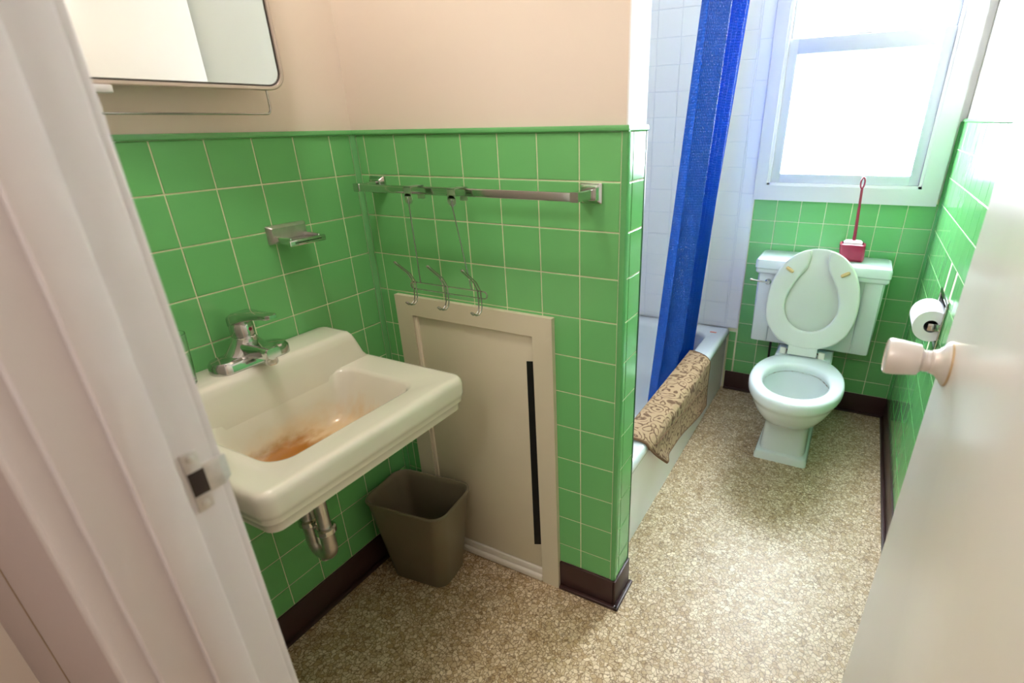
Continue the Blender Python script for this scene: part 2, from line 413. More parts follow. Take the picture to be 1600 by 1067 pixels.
# left wall (sink wall)
wl = struct(part('wall_left', MB().box(-.12, -.006, YD, YW+.1, 0, ZC), BEIGE), 'beige wall with green tile dado behind the sink')
part('grout_bed', MB().box(-.006, -.0016, YD, .004, 0, H-.003), GROUT, wl)
tile_grid(wl, lines(YD, -.010, -.0778, T), ROWS, 0, 'X+', GREEN)
def cap_profile(d=.006, z0=H-.008, z1=H+.0045):
    return [(-.004, z0), (d*.6, z0), (d, z0+.003), (d, z1-.005), (d*.6, z1), (-.004, z1)]
part('cap_strip', MB().prism(cap_profile(), lambda u, v, k: (u, YD if k == 0 else 0.0, v)), GREENT, wl)
part('tub_tile_sheet', MB().box(-.006, .002, .11, YW, .36, ZC), WSHEET, wl)

# partition between the sink corner and the tub
wp = struct(part('wall_partition', MB().box(-.006, .797, .006, .104, 0, ZC), BEIGE), 'beige partition with green tile dado beside the bathtub')
part('grout_bed', MB().box(0, .797, .0016, .006, 0, H-.003), GROUT, wp)
DX0, DX1, DZ1 = .0807, .6157, .9262            # access panel outline
def mid_skip(u0, u1, v0, v1):
    if v1 <= DZ1 and u0 >= DX0 and u1 <= DX1: return True
    if v0 < DZ1-.004 and u1 > DX0 and u0 < DX1:
        if v1 <= DZ1+.002:
            if u0 < DX0: return (u0, DX0+.003, v0, v1)
            return (DX1-.003, u1, v0, v1)
        if u0 < DX0 or u1 > DX1: return (u0, u1, v0, v1)
        return (u0, u1, DZ1-.003, v1)
    return None
tile_grid(wp, lines(.010, .789, .0403, T), ROWS, 0, 'Y-', GREEN, skip=mid_skip)
part('cap_strip', MB().prism(cap_profile(), lambda u, v, k: (0 if k == 0 else .806, -u, v))
     .prism(cap_profile(), lambda u, v, k: (.803+u*.6, -.004 if k == 0 else .114, v)), GREENT, wp)
part('cove_strip', MB().prism([(0, 0), (.011, 0), (.004, -.004), (0, -.011)], lambda u, v, k: (u, v, .105 if k == 0 else H-.008)), GREENT, wp)
part('corner_strip', MB().prism([(.790, -.0012), (.798, -.0012), (.8025, .001), (.8042, .006), (.8042, .014), (.795, .014), (.790, .005)],
     lambda u, v, k: (u, v, .090 if k == 0 else H-.008)), GREENT, wp)
part('end_grout_bed', MB().box(.797, .8014, .006, .109, 0, H-.003), GROUT, wp)
tile_grid(wp, [.014, .032, .108], ROWS, .803, 'X+', GREEN)
part('edge_shadow_strip', MB().box(.798, .8042, .108, .113, .105, H-.004, .001), mat('edge_shadow_green', s(40, 96, 62), .3), wp)  # shadow line along the tile edge, painted as a dark green strip
part('end_panel', MB().box(.797, .801, .003, .110, H, ZC), WHITEP, wp)
part('tub_tile_sheet', MB().box(.0, .797, .104, .112, .0, ZC), WSHEET, wp)

# back wall with the window
WX0, WX1, WZ0, WZ1 = .845, 1.475, 1.10, 2.16        # window opening inside the casing
wb = struct(part('wall_back', MB().box(-.12, WX0, YW+.006, YW+.12, 0, ZC).box(WX1, XR+.12, YW+.006, YW+.12, 0, ZC)
     .box(WX0, WX1, YW+.006, YW+.12, 0, WZ0).box(WX0, WX1, YW+.006, YW+.12, WZ1, ZC), WHITEP), 'white wall with window and green tile behind the toilet')
part('grout_bed', MB().box(.745, XR, YW+.0016, YW+.006, 0, 1.06), GROUT, wb)
XB = 14.372*T
tile_grid(wb, lines(.79, XB, XB, T), [.105] + [H-j*T for j in range(11, 2, -1)], YW, 'Y-', GREEN)
tile_grid(wb, [.752, .79], [.105] + [H-j*T for j in range(11, 9, -1)] + [.34], YW, 'Y-', GREEN)
part('corner_strip', MB().box(XB+.001, XR, YW-.001, YW+.004, .105, H-.005), GREENT, wb)
part('white_grout_bed', MB().box(.0, .792, YW-.0076, YW+.006, .362, 2.1), WGROUT, wb)
WROWS = [.364] + [1.4005+k*.1128 for k in range(-9, 7)]
tile_grid(wb, lines(.04, .733, .378, .1155), WROWS, YW-.0094, 'Y-', WTILE, gap=.0024, dp=.0018, wob=.002)
tile_grid(wb, [.733, .790], [.364] + [1.5405+k*.1613 for k in range(-7, 4)], YW-.0094, 'Y-', WTILE, gap=.0024, dp=.0018, wob=.002)
part('tile_edge', MB().box(.789, .7955, YW-.0092, YW+.004, .362, 2.1, .003), WTILE, wb)

# right wall with a recess for the paper holder
RY0, RY1, RZ0, RZ1 = .875, 1.065, .690, .832
wr = struct(part('wall_right', MB().box(XR+.006, XR+.12, YD, RY0, 0, ZC).box(XR+.006, XR+.12, RY1, YW+.1, 0, ZC)
     .box(XR+.006, XR+.12, RY0, RY1, 0, RZ0).box(XR+.006, XR+.12, RY0, RY1, RZ1, ZC).box(XR+.075, XR+.12, RY0, RY1, RZ0, RZ1), CREAMW),
     'white wall with green tile dado on the right')
part('grout_bed', MB().box(XR+.0016, XR+.006, YD, RY0, 0, H-.003).box(XR+.0016, XR+.006, RY1, YW+.002, 0, H-.003)
     .box(XR+.0016, XR+.006, RY0, RY1, 0, RZ0).box(XR+.0016, XR+.006, RY0, RY1, RZ1, H-.003), GROUT, wr)
def rskip(u0, u1, v0, v1):
    if u0 >= RY0-.004 and u1 <= RY1+.004 and v0 >= RZ0-.004 and v1 <= RZ1+.004: return True
    if u1 > RY0 and u0 < RY1 and v1 > RZ0 and v0 < RZ1:
        if u0 < RY0: return (u0, RY0+.003, v0, v1)
        if u1 > RY1: return (RY1-.003, u1, v0, v1)
        if v0 < RZ0: return (u0, u1, v0, RZ0+.003)
        return (u0, u1, RZ1-.003, v1)
    return None
tile_grid(wr, lines(-.30, YW-.012, 1.349, T), ROWS, XR, 'X-', GREEN, skip=rskip, wob=.003)
part('cap_strip', MB().prism(cap_profile(), lambda u, v, k: (XR-u, YD if k == 0 else YW, v)), GREENT, wr)
part('cove_strip', MB().prism([(0, 0), (-.011, 0), (-.004, -.004), (0, -.011)], lambda u, v, k: (XR+u, YW+v, .105 if k == 0 else H-.008)), GREENT, wr)

# doorway wall and hall
OX0, OX1 = .663, 1.466
wf = struct(part('wall_front', MB().box(-.12, OX0-.03, -1.0, YD, 0, ZC).box(OX1+.03, XR+.12, -1.0, YD, 0, ZC).box(OX0-.03, OX1+.03, -1.0, YD, 2.06, ZC),
     HALLP), 'pale painted hall wall left of the doorway')
struct(part('wall_hall', MB().box(-.12, 2.3, -2.4, -2.3, 0, ZC).box(2.2, 2.3, -2.3, -1.0, 0, ZC).box(-.22, -.12, -2.4, YD, 0, ZC).box(XR+.12, 2.3, -1.0, -.9, 0, ZC), BEIGE),
     'hall walls behind the doorway')

# baseboards: vinyl cove base with a toe
def baseboard(name, mb_box, mb_toe, label):
    b = struct(part(name, MB().box(*mb_box, .0015), BASE), label); part('toe', MB().box(*mb_toe, .004), BASE, b); return b
baseboard('baseboard_left', (-.002, .006, YD, -.001, 0, .105), (.004, .019, YD, -.016, 0, .012), 'dark brown baseboard under the sink')
pb = struct(part('baseboard_partition', MB().box(.6157, .8045, -.006, .002, 0, .105, .0015).box(.799, .809, -.006, .112, 0, .105, .0015), BASE), 'dark brown baseboard around the partition end')
part('toe', MB().box(.617, .822, -.019, -.004, 0, .012, .004).box(.807, .822, -.019, .116, 0, .012, .004), BASE, pb)
baseboard('baseboard_back', (.757, XR, YW-.006, YW+.002, 0, .105), (.757, XR, YW-.019, YW-.004, 0, .012), 'dark brown baseboard behind the toilet')
baseboard('baseboard_right', (XR-.006, XR+.002, YD, YW, 0, .105), (XR-.019, XR-.004, YD, YW, 0, .012), 'dark brown baseboard along the right wall')

# ------------------------------------------------------------------ window
wn = bpy.data.objects.new('window_1', None); COL.objects.link(wn); wn.location = (1.16, YW, 1.03)
struct(wn, 'white double-hung window with blown-out obscured panes')
y0 = YW-.018
def casing_side(poly): return MB().prism(poly, lambda u, v, k: (u, y0 if k == 0 else YW+.006, v))
CX0, CX1, CZ0, CZ1 = .792, 1.543, 1.032, 2.25
part('casing_stile', casing_side([(CX0, CZ0), (WX0, WZ0), (WX0, WZ1), (CX0, CZ1)]), TRIMW, wn, smooth=False)
part('casing_stile', casing_side([(WX1, WZ0), (CX1, CZ0), (CX1, CZ1), (WX1, WZ1)]), TRIMW, wn, smooth=False)
part('casing_rail', casing_side([(CX0, CZ0), (CX1, CZ0), (WX1, WZ0), (WX0, WZ0)]), TRIMW, wn, smooth=False)
part('casing_rail', casing_side([(WX0, WZ1), (WX1, WZ1), (CX1, CZ1), (CX0, CZ1)]), TRIMW, wn, smooth=False)
part('reveal', MB().box(WX0-.001, WX0+.012, YW-.012, YW+.12, WZ0, WZ1).box(WX1-.012, WX1+.001, YW-.012, YW+.12, WZ0, WZ1)
     .box(WX0, WX1, YW-.012, YW+.12, WZ0-.001, WZ0+.010).box(WX0, WX1, YW-.012, YW+.12, WZ1-.010, WZ1+.001), TRIMW, wn)
def sash(z0, z1, yy, st, rb, rt):
    sx0, sx1 = WX0+.012, WX1-.012
    mb = MB().box(sx0, sx0+st, yy, yy+.03, z0, z1, .003).box(sx1-st, sx1, yy, yy+.03, z0, z1, .003)
    mb.box(sx0+st-.002, sx1-st+.002, yy, yy+.03, z0, z0+rb, .003).box(sx0+st-.002, sx1-st+.002, yy, yy+.03, z1-rt, z1, .003)
    o = part('sash', mb, SASHM, wn)
    part('pane', MB().box(sx0+st-.004, sx1-st+.004, yy+.013, yy+.017, z0+rb-.004, z1-rt+.004), PANE, o)
    return o
lower = sash(WZ0+.010, 1.693, YW+.002, .040, .040, .060)
sash(1.650, WZ1-.010, YW+.036, .040, .045, .045)
part('sash_lock', MB().box(1.12, 1.185, YW+.006, YW+.028, 1.693, 1.700, .003).box(1.14, 1.17, YW+.010, YW+.022, 1.699, 1.708, .003), TRIMW, lower)

# ------------------------------------------------------------------ door frame on the left and door leaf on the right
tf = bpy.data.objects.new('trim_1', None); COL.objects.link(tf); tf.location = (.64, -.94, 0)
struct(tf, 'off-white painted door jamb with strike plate at left')
part('jamb', MB().box(.634, OX0, -1.0, -.875, 0, 2.06, .003), JAMB, tf)
part('jamb', MB().box(OX1, OX1+.029, -1.0, -.875, 0, 2.06, .003), JAMB, tf)
part('head_jamb', MB().box(.634, OX1+.029, -1.0, -.875, 2.032, 2.062, .003), JAMB, tf)
part('door_stop', MB().box(OX0-.001, OX0+.012, -.957, -.917, 0, 2.03, .003), JAMB, tf)
part('room_casing', MB().box(.574, .6575, -.884, -.864, 0, 2.08, .004), JAMB, tf)
part('hall_casing', MB().prism([(.650, -.999), (.650, -1.016), (.646, -1.022), (.638, -1.024), (.630, -1.022), (.626, -1.016), (.600, -1.014), (.56, -1.012), (.556, -1.009), (.556, -.999)],
     lambda u, v, k: (u, v, 0 if k == 0 else 2.09)), JAMB, tf)
part('stained_caulk_line', MB().box(.181, .187, -1.0012, -.998, 0, 2.1), CAULK, tf)
SZ = 1.020
sp_ = part('strike_plate', MB().box(OX0-.001, OX0+.0018, -.908, -.8905, SZ-.036, SZ+.038, .0006).box(OX0-.001, OX0+.0018, -.892, -.872, SZ-.018, SZ+.018, .0006)
     .add([(OX0+.0018, -.874, SZ-.018), (OX0+.0018, -.874, SZ+.018), (OX0-.004, -.862, SZ+.015), (OX0-.004, -.862, SZ-.015),
           (OX0+.0005, -.874, SZ-.018), (OX0+.0005, -.874, SZ+.018), (OX0-.0055, -.862, SZ+.015), (OX0-.0055, -.862, SZ-.015)],
          [(0, 3, 2, 1), (4, 5, 6, 7), (0, 1, 5, 4), (1, 2, 6, 5), (2, 3, 7, 6), (3, 0, 4, 7)]),
     mat('paint_smeared_steel', s(200, 192, 184), .4, .4, var=.3, vscale=70), tf)
part('latch_hole', MB().box(OX0-.0005, OX0+.0022, -.9075, -.890, SZ-.016, SZ+.014), DARK, sp_)  # solid block, the hole's shade is put into its dark colour
for dz in (-.028, .030):
    part('screw', MB().lathe([(.0045, 0), (.0045, .0008), (.002, .0016)], (OX0+.0018, -.899, SZ+dz), (1, 0, 0), 12), DULLCH, sp_)

dr = bpy.data.objects.new('door_1', None); COL.objects.link(dr); dr.location = (1.43, -.885, 0)
struct(dr, 'cream painted door swung open at the right with round knob')
dr.rotation_euler = (0, 0, math.atan2(1.43-1.4207, .765))
part('leaf', MB().box(0, .035, 0, .768, .008, 2.03, .002), DOORP, dr, local=True)
ky, kz = .706, 1.021
ro = part('rosette', MB().lathe([(.034, 0), (.0345, .003), (.033, .0055), (.027, .009), (.021, .015), (.0185, .021)], (0, ky, kz), (-1, 0, 0), 40), KNOBM, dr, local=True)
part('rosette_ring', MB().lathe([(.0355, 0), (.0355, .0022), (.0345, .003)], (0, ky, kz), (-1, 0, 0), 40), mat('aged_brass_ring', s(196, 166, 128), .35, .6), ro, local=True)
part('knob', MB().lathe([(.0185, .020), (.0187, .024), (.0165, .0245), (.0165, .026), (.0172, .0265), (.0168, .030), (.0175, .031), (.0165, .0318), (.0168, .035),
      (.0185, .0355), (.0205, .038), (.0225, .0385), (.0245, .0395), (.0262, .050), (.0285, .066), (.0292, .080), (.0280, .0845), (.0250, .0865), (.0240, .085), (.005, .086)], (0, ky, kz), (-1, 0, 0), 40), KNOBM, dr, local=True)

# ------------------------------------------------------------------ bathtub
tb = thing('bathtub', 'white enamel bathtub along the partition and curtain', 'bathtub', (.38, .91, 0))
TY0, TY1 = .114, 1.700
def tr(x0, x1, ya, yb, r, z): return rrect(x0, x1, ya, yb, r, z, 8)
part('shell', MB().loft([tr(.004, .742, TY0, TY1, .004, 0), tr(.004, .744, TY0, TY1, .004, .30), tr(.004, .750, TY0, TY1, .006, .318), tr(.004, .755, TY0, TY1, .008, .330),
      tr(.004, .755, TY0, TY1, .010, .342), tr(.004, .751, TY0, TY1, .010, .352), tr(.008, .742, TY0, TY1, .012, .3575), tr(.012, .730, TY0+.004, TY1-.004, .014, .359),
      tr(.075, .672, TY0+.075, TY1-.085, .10, .357), tr(.083, .664, TY0+.083, TY1-.095, .10, .352), tr(.088, .657, TY0+.09, TY1-.102, .10, .335),
      tr(.11, .635, TY0+.13, TY1-.14, .11, .18), tr(.14, .60, TY0+.17, TY1-.19, .12, .095), tr(.18, .56, TY0+.22, TY1-.24, .12, .08)], True, True), TUBM, tb, sharp=50)
part('sticker', MB().box(.673, .706, 1.597, 1.609, .3575, .3595), PINKST, tb)

# ------------------------------------------------------------------ shower curtain on its rod
rod = thing('shower_rod', 'straight chrome shower rod above the bathtub', 'shower rod', (.70, .91, 1.97))
part('tube', MB().tube([(.70, .113, 1.97), (.70, .6, 1.97), (.70, YW-.0096, 1.97)], .0125, 16), CHROME, rod)
for yy in (.113, YW-.0186): part('flange', MB().lathe([(.03, 0), (.03, .005), (.018, .009)], (.70, yy, 1.97), (0, 1, 0), 24), CHROME, rod)
sc_t = thing('shower_curtain', 'bright blue embossed vinyl shower curtain bunched inside the tub', 'curtain', (.65, 1.25, .1))
NU, NV = 220, 70
cv, cf, cuv = [], [], []
rnd = random.Random(3)
ph = [rnd.uniform(0, 6.28) for _ in range(6)]
for j in range(NV+1):
    t = j/NV; z = 1.93-(1.93-.10)*t            # t: 0 top, 1 bottom
    ya = 1.095-.015*t; yb = 1.565+.02*t
    x0 = .684-.116*t
    for i in range(NU+1):
        u = i/NU
        amp = (.036+.010*t)*(1+.25*math.sin(5*u+ph[0]))
        uu = u+.025*math.sin(5*u+ph[1]+1.5*t)
        fold = math.sin(2*PI*4.4*uu+3.75+.3*t) + .10*math.sin(2*PI*9.3*uu+ph[3]+1.2*t)
        x = x0+amp*fold
        lim = .628+max(0, z-.38)*.9; x = min(x, lim)
        y = ya+(yb-ya)*u + .014*math.sin(2*PI*4.4*uu+5.4)*min(1, 4*u, 4*(1-u))
        cv.append((x, y, z)); cuv.append((u*1.8, t*1.83))
for j in range(NV):
    for i in range(NU):
        a = j*(NU+1)+i; cf.append((a, a+1, a+NU+2, a+NU+1))
me = bpy.data.meshes.new('sheet'); me.from_pydata([tuple(Vector(p)-sc_t.location) for p in cv], [], cf)
uvl = me.uv_layers.new(name='UVMap')
for lp in me.loops: uvl.data[lp.index].uv = cuv[lp.vertex_index]
for p in me.polygons: p.use_smooth = True
me.update(); me.materials.append(CURT); cu = link('sheet', me, sc_t)
for k in range(10):
    yy = 1.11+k*.052
    part('ring', MB().tube(arc((.70, 1.958), .028, 0, 2*PI*.97, 20, lambda a, b, yy=yy: (a, yy, b)), .0018, 6), CHROME, sc_t)

# ------------------------------------------------------------------ bath mat over the tub's edge
bm_ = thing('bath_mat', 'tan and brown scroll-patterned bath mat draped over the tub edge', 'bath mat', (.73, .85, .36))
path = [(.6385, .290), (.641, .335), (.652, .360), (.675, .3665), (.705, .368), (.735, .3665), (.752, .360), (.7625, .345)] + [(.7655-.004*math.sin(k/9*PI), .345-.013*k) for k in range(1, 10)]
def dense(pth, k=4):
    out = []
    for a, b in zip(pth, pth[1:]):
        for i in range(k): out.append(tuple(p+(q-p)*i/k for p, q in zip(a, b)))
    return out+[pth[-1]]
path = dense(path)
lens = [0]
for a, b in zip(path, path[1:]): lens.append(lens[-1]+math.dist(a, b))
NY = 60; mv, mf, muv = [], [], []
for j in range(NY+1):
    s_ = j/NY
    for i, (x, z) in enumerate(path):
        q = lens[i]/lens[-1]; hang = max(0, (.345-z)/(.345-.228)) if i > len(path)*.45 else 0
        ya = .395+.135*hang; yb = 1.290-.055*min(1, max(0, (x-.65)/.10))+.010*hang
        zb = .212-.110*s_                              # lower hem
        zz = .345-hang*(.345-zb) if hang > 0 else z
        flare = hang**2*(.022*math.exp(-(s_/.07)**2) + .004*math.sin(9*s_+1))
        mv.append((x+flare, ya+(yb-ya)*s_, zz)); muv.append((lens[i]*(1+.5*hang*s_), ya+(yb-ya)*s_))
n = len(path)
for j in range(NY):
    for i in range(n-1):
        a = j*n+i; mf.append((a, a+1, a+n+1, a+n))
me = bpy.data.meshes.new('pile'); me.from_pydata([tuple(Vector(p)-bm_.location) for p in mv], [], mf)
uvl = me.uv_layers.new(name='UVMap')
for lp in me.loops: uvl.data[lp.index].uv = muv[lp.vertex_index]
for p in me.polygons: p.use_smooth = True
me.materials.append(MATM); me.update(); mo = link('pile', me, bm_)
sol = mo.modifiers.new('thickness', 'SOLIDIFY'); sol.thickness = .006; sol.offset = 0
def row(j): return [mv[j*n+i] for i in range(n)]
part('binding', MB().tube(row(0), .0052, 6).tube(row(NY), .0052, 6).tube([mv[j*n+n-1] for j in range(NY+1)], .0052, 6), MATEDGE, bm_)
def border_pt(j):          # a line 11 cm above the lower hem
    zt = min(.356, .212-.110*j/NY+.118); k = j*n
    for i in range(n-1, n//2, -1):
        if mv[k+i][2] <= zt <= mv[k+i-1][2]:
            f = (zt-mv[k+i][2])/max(1e-6, mv[k+i-1][2]-mv[k+i][2])
            return Vector(mv[k+i]).lerp(Vector(mv[k+i-1]), f)+Vector((.003, 0, .0015))
    return Vector(mv[k+n//2])
part('border_line', MB().tube([border_pt(j) for j in range(3, NY-1)], .0036, 6), MATEDGE, bm_)

# ------------------------------------------------------------------ toilet
CX = 1.153
tl = thing('toilet', 'white two-piece toilet with seat and lid raised', 'toilet', (CX, 1.35, 0))
part('foot', MB().loft([rrect(CX-.116, CX+.104, 1.052, 1.56, .014, 0), rrect(CX-.116, CX+.104, 1.052, 1.56, .014, .020), rrect(CX-.111, CX+.099, 1.058, 1.555, .012, .034),
     rrect(CX-.104, CX+.092, 1.066, 1.55, .01, .038)]), WPORC, tl)
CP = CX-.006
part('bowl', MB().loft([
    egg(CP, .098, 1.075, 1.54, .030, 9), egg(CP, .094, 1.085, 1.53, .10, 8), egg(CP, .094, 1.085, 1.53, .150, 6.5), egg(CP, .099, 1.062, 1.53, .178, 4.2, split=.5),
    egg(CX, .116, 1.005, 1.52, .205, 3.0, split=.5), egg(CX, .142, .945, 1.50, .240, 2.5, split=.5), egg(CX, .162, .903, 1.47, .280, 2.25, split=.5), egg(CX, .173, .883, 1.45, .312, 2.15, split=.5),
    egg(CX, .177, .876, 1.44, .328, 2.1, split=.5), egg(CX, .184, .866, 1.43, .336, 2.1, split=.5), egg(CX, .188, .860, 1.425, .350, 2.1, split=.5), egg(CX, .188, .860, 1.425, .370, 2.1, split=.5), egg(CX, .184, .865, 1.42, .380, 2.1, split=.5),
    egg(CX, .176, .875, 1.412, .385, 2.1, split=.5), egg(CX, .140, .925, 1.30, .385, 2.1, split=.5), egg(CX, .132, .936, 1.285, .380, 2.1, split=.5), egg(CX, .129, .940, 1.28, .365, 2.1, split=.5), egg(CX, .132, .937, 1.285, .350, 2.1, split=.5)], True, False), WPORC, tl, sharp=60)
part('inner_bowl', MB().loft([egg(CX, .134, .935, 1.288, .352, 2.1, split=.5), egg(CX, .134, .936, 1.288, .335, 2.1, split=.5), egg(CX, .122, .960, 1.275, .28, 2.1, split=.52), egg(CX, .095, 1.02, 1.25, .22, 2, split=.55),
     egg(CX, .06, 1.09, 1.22, .175, 2, split=.55), egg(CX, .03, 1.13, 1.19, .165, 2, split=.55)], False, True), WPORC, tl, sharp=60)
part('grime_line', MB().tube([(x, y, z) for x, y, z in egg(CX, .1325, .9375, 1.286, .347, 2.1, 56, .5)], .0022, 6, closed=True), STREAK, tl)
part('water', MB().loft([egg(CX, .088, 1.03, 1.246, .211, 2, split=.55), egg(CX, .090, 1.027, 1.247, .213, 2, split=.55)]), WATER, tl)
part('deck', MB().loft([rrect(CX-.085, CX+.085, 1.36, 1.62, .03, .25), rrect(CX-.115, CX+.115, 1.365, 1.64, .03, .34), rrect(CX-.122, CX+.122, 1.36, 1.645, .02, .375), rrect(CX-.116, CX+.116, 1.365, 1.64, .02, .384)]), WPORC, tl)
# tank
tx0, tx1 = .896, 1.412
tk = part('tank', MB().loft([rrect(tx0, tx1, 1.508, 1.688, .018, .388), rrect(tx0-.003, tx1+.003, 1.503, 1.69, .02, .394), rrect(tx0-.007, tx1+.007, 1.497, 1.69, .022, .66), rrect(tx0-.007, tx1+.007, 1.495, 1.69, .022, .735)])
     .box(tx0, tx0+.075, 1.492, 1.53, .392, .735, .008).box(tx1-.075, tx1, 1.492, 1.53, .392, .735, .008), WPORC, tl)
part('tank_lid', MB().loft([rrect(tx0-.012, tx1+.012, 1.482, 1.694, .012, .730), rrect(tx0-.017, tx1+.017, 1.477, 1.696, .014, .736), rrect(tx0-.017, tx1+.017, 1.477, 1.696, .014, .750), rrect(tx0-.021, tx1+.021, 1.472, 1.698, .016, .756),
     rrect(tx0-.021, tx1+.021, 1.472, 1.698, .016, .785), rrect(tx0-.017, tx1+.017, 1.476, 1.696, .018, .794), rrect(tx0-.008, tx1+.008, 1.486, 1.69, .018, .798)]), WPORC, tl)
fl = part('flush_lever', MB().lathe([(.014, 0), (.014, .006), (.009, .012), (.009, .018)], (tx0+.045, 1.492, .690), (0, -1, 0), 20), CHROME, tk)
part('lever_arm', MB().tube([(tx0+.045, 1.476, .690), (tx0+.01, 1.468, .694), (tx0-.022, 1.462, .699)], [.005, .004, .0035], 10).lathe([(.001, 0), (.006, .002), (.006, .012), (.001, .014)], (tx0-.02, 1.4625, .6985), (-1, -.1, .15), 12), CHROME, fl)
# raised seat and lid leaning against the tank: built flat (u across, v up) then tilted
hy, hz = 1.408, .398
tilt = math.atan2(.052, .40)
def up_pt(u, v, d):      # d: thickness direction towards the camera
    return (CX-.008+u, hy+v*math.sin(tilt)-d*math.cos(tilt), hz+v*math.cos(tilt)+d*math.sin(tilt))
def seat_outline(n=72, grow=0.0):
    pts = []
    for i in range(n):
        a = 2*PI*i/n; c, sn = math.cos(a), math.sin(a)
        w_ = .190+grow; vm = .222
        if sn >= 0: u, v = w_*math.copysign(abs(c)**(2/2.15), c), vm+(.470-vm+grow)*abs(sn)**(2/2.1)
        else: u, v = w_*math.copysign(abs(c)**(2/2.3), c), vm-(vm-.022)*abs(sn)**(2/2.3)
        pts.append((u, v))
    return pts
lid_o = seat_outline()
def plate(outl, d0, d1, bev):
    mb = MB(); g = lambda k, d: [up_pt(u*(1-k/.19), .222+(v-.222)*(1-k/.23), d) for u, v in outl]
    return mb.loft([g(bev, d0), g(0, d0+bev*.6), g(0, d1-bev*.6), g(bev, d1)])
part('lid', plate(lid_o, -.004, .010, .006).loft([[up_pt(a, b, -.003) for a, b, _ in rrect(-.062, .062, -.014, .05, .004, 0)], [up_pt(a, b, .009) for a, b, _ in rrect(-.062, .062, -.014, .05, .004, 0)]]), LIDM, tl)
# horseshoe seat: open at the top (front of the seat)
outer, inner = [], []
NS = 60; gap_a = math.radians(17)
for i in range(NS+1):
    a = PI/2+gap_a+(2*PI-2*gap_a)*i/NS
    c, sn = math.cos(a), math.sin(a); vm = .222
    if sn >= 0: u, v = .190*math.copysign(abs(c)**(2/2.15), c), vm+(.470-vm)*abs(sn)**(2/2.1)
    else: u, v = .190*math.copysign(abs(c)**(2/2.3), c), vm-(vm-.022)*abs(sn)**(2/2.3)
    outer.append((u, v))
    # pear shaped opening narrowing into the gap
    cc, ss = c, sn
    if ss >= 0:
        vv = .222+.250*abs(ss)
        tabv = [(.222, .111), (.25, .108), (.28, .099), (.305, .090), (.33, .077), (.36, .058), (.385, .043), (.41, .037), (.43, .036), (.475, .040)]
        for (va, wa), (vb, wb2) in zip(tabv, tabv[1:]):
            if va <= vv <= vb+1e-6: wi = wa+(wb2-wa)*(vv-va)/(vb-va)
        ui = math.copysign(wi, c)
        inner.append((ui, vv))
    else: inner.append((.111*math.copysign(abs(c)**(2/2.0), c), .222-.120*abs(ss)))
dA, dB = .012, .030
rings = []
for (uo, vo), (ui, vi) in zip(outer, inner):
    mu, mv_ = (uo+ui)/2, (vo+vi)/2
    f = lambda k, d: up_pt(uo+(ui-uo)*k, vo+(vi-vo)*k, d)
    rings.append([f(.04, dA), f(0, dA+.004), f(0, dB-.005), f(.05, dB-.001), f(.12, dB), f(.88, dB), f(.95, dB-.001), f(1, dB-.005), f(1, dA+.004), f(.96, dA)])
st = part('seat', MB().loft(rings).loft([[up_pt(a, b, .013) for a, b, _ in rrect(-.062, .062, -.012, .05, .004, 0)], [up_pt(a, b, .028) for a, b, _ in rrect(-.062, .062, -.012, .05, .004, 0)]]), SEATM, tl, sharp=50)
for sx in (-1, 1):
    bu, bv = sx*.112, .372
    d = Vector((.030, -sx*.016*-1, 0))
    ang = sx*.55
    b0, b1 = (bu-.019*math.cos(ang), bv-.019*math.sin(ang)), (bu+.019*math.cos(ang), bv+.019*math.sin(ang))
    part('bumper', MB().tube([up_pt(b0[0]+(b1[0]-b0[0])*t, b0[1]+(b1[1]-b0[1])*t, dB+.002) for t in (0, .06, .3, .7, .94, 1)], [.003, .0065, .008, .008, .0065, .003], 10), TAN, st)
    hx = CX-.008+sx*.079
    part('hinge', MB().box(hx-.011, hx+.011, 1.386, 1.416, .384, .408, .004).box(hx-.013+sx*.004, hx+.013+sx*.004, 1.384, 1.40, .384, .414, .003), mat('white_hinge_plastic', s(224, 222, 206), .35), tl)
part('hinge_bar', MB().tube([(CX-.088, 1.405, .400), (CX+.072, 1.405, .400)], .004, 10), mat('brown_bar', s(120, 96, 74), .5), tl)
part('supply_pipe', MB().tube([(CX-.17, 1.60, .395), (CX-.17, 1.60, .30), (CX-.17, 1.62, .2), (CX-.17, 1.69, .17)], .006, 10), DARKPIPE, tl)

# toilet brush in its caddy on the tank lid
tbk = thing('toilet_brush', 'maroon toilet brush standing in its small caddy on the tank lid', 'toilet brush', (1.262, 1.60, .798))
part('caddy', MB().loft([rrect(1.222, 1.312, 1.565, 1.625, .012, .7995), rrect(1.216, 1.316, 1.560, 1.630, .014, .81), rrect(1.208, 1.312, 1.555, 1.635, .014, .872), rrect(1.216, 1.304, 1.562, 1.628, .012, .876), rrect(1.220, 1.300, 1.566, 1.624, .01, .82)], True, True), RED, tbk)
part('bristles', MB().loft([rrect(1.222, 1.298, 1.569, 1.621, .012, .825), rrect(1.222, 1.298, 1.569, 1.621, .012, .880), rrect(1.230, 1.290, 1.574, 1.616, .012, .887)]), BRIST, tbk)
hp = [(1.262, 1.60, .880), (1.260, 1.60, .93), (1.255, 1.602, 1.03), (1.251, 1.604, 1.108)]
part('handle', MB().tube(hp, [.0072, .0072, .0058, .0050], 10)
     .tube([(1.2495+.0075*math.cos(a), 1.604, 1.128+.022*math.sin(a)) for a in [2*PI*i/24 for i in range(24)]], .0034, 8, closed=True), RED, tbk)

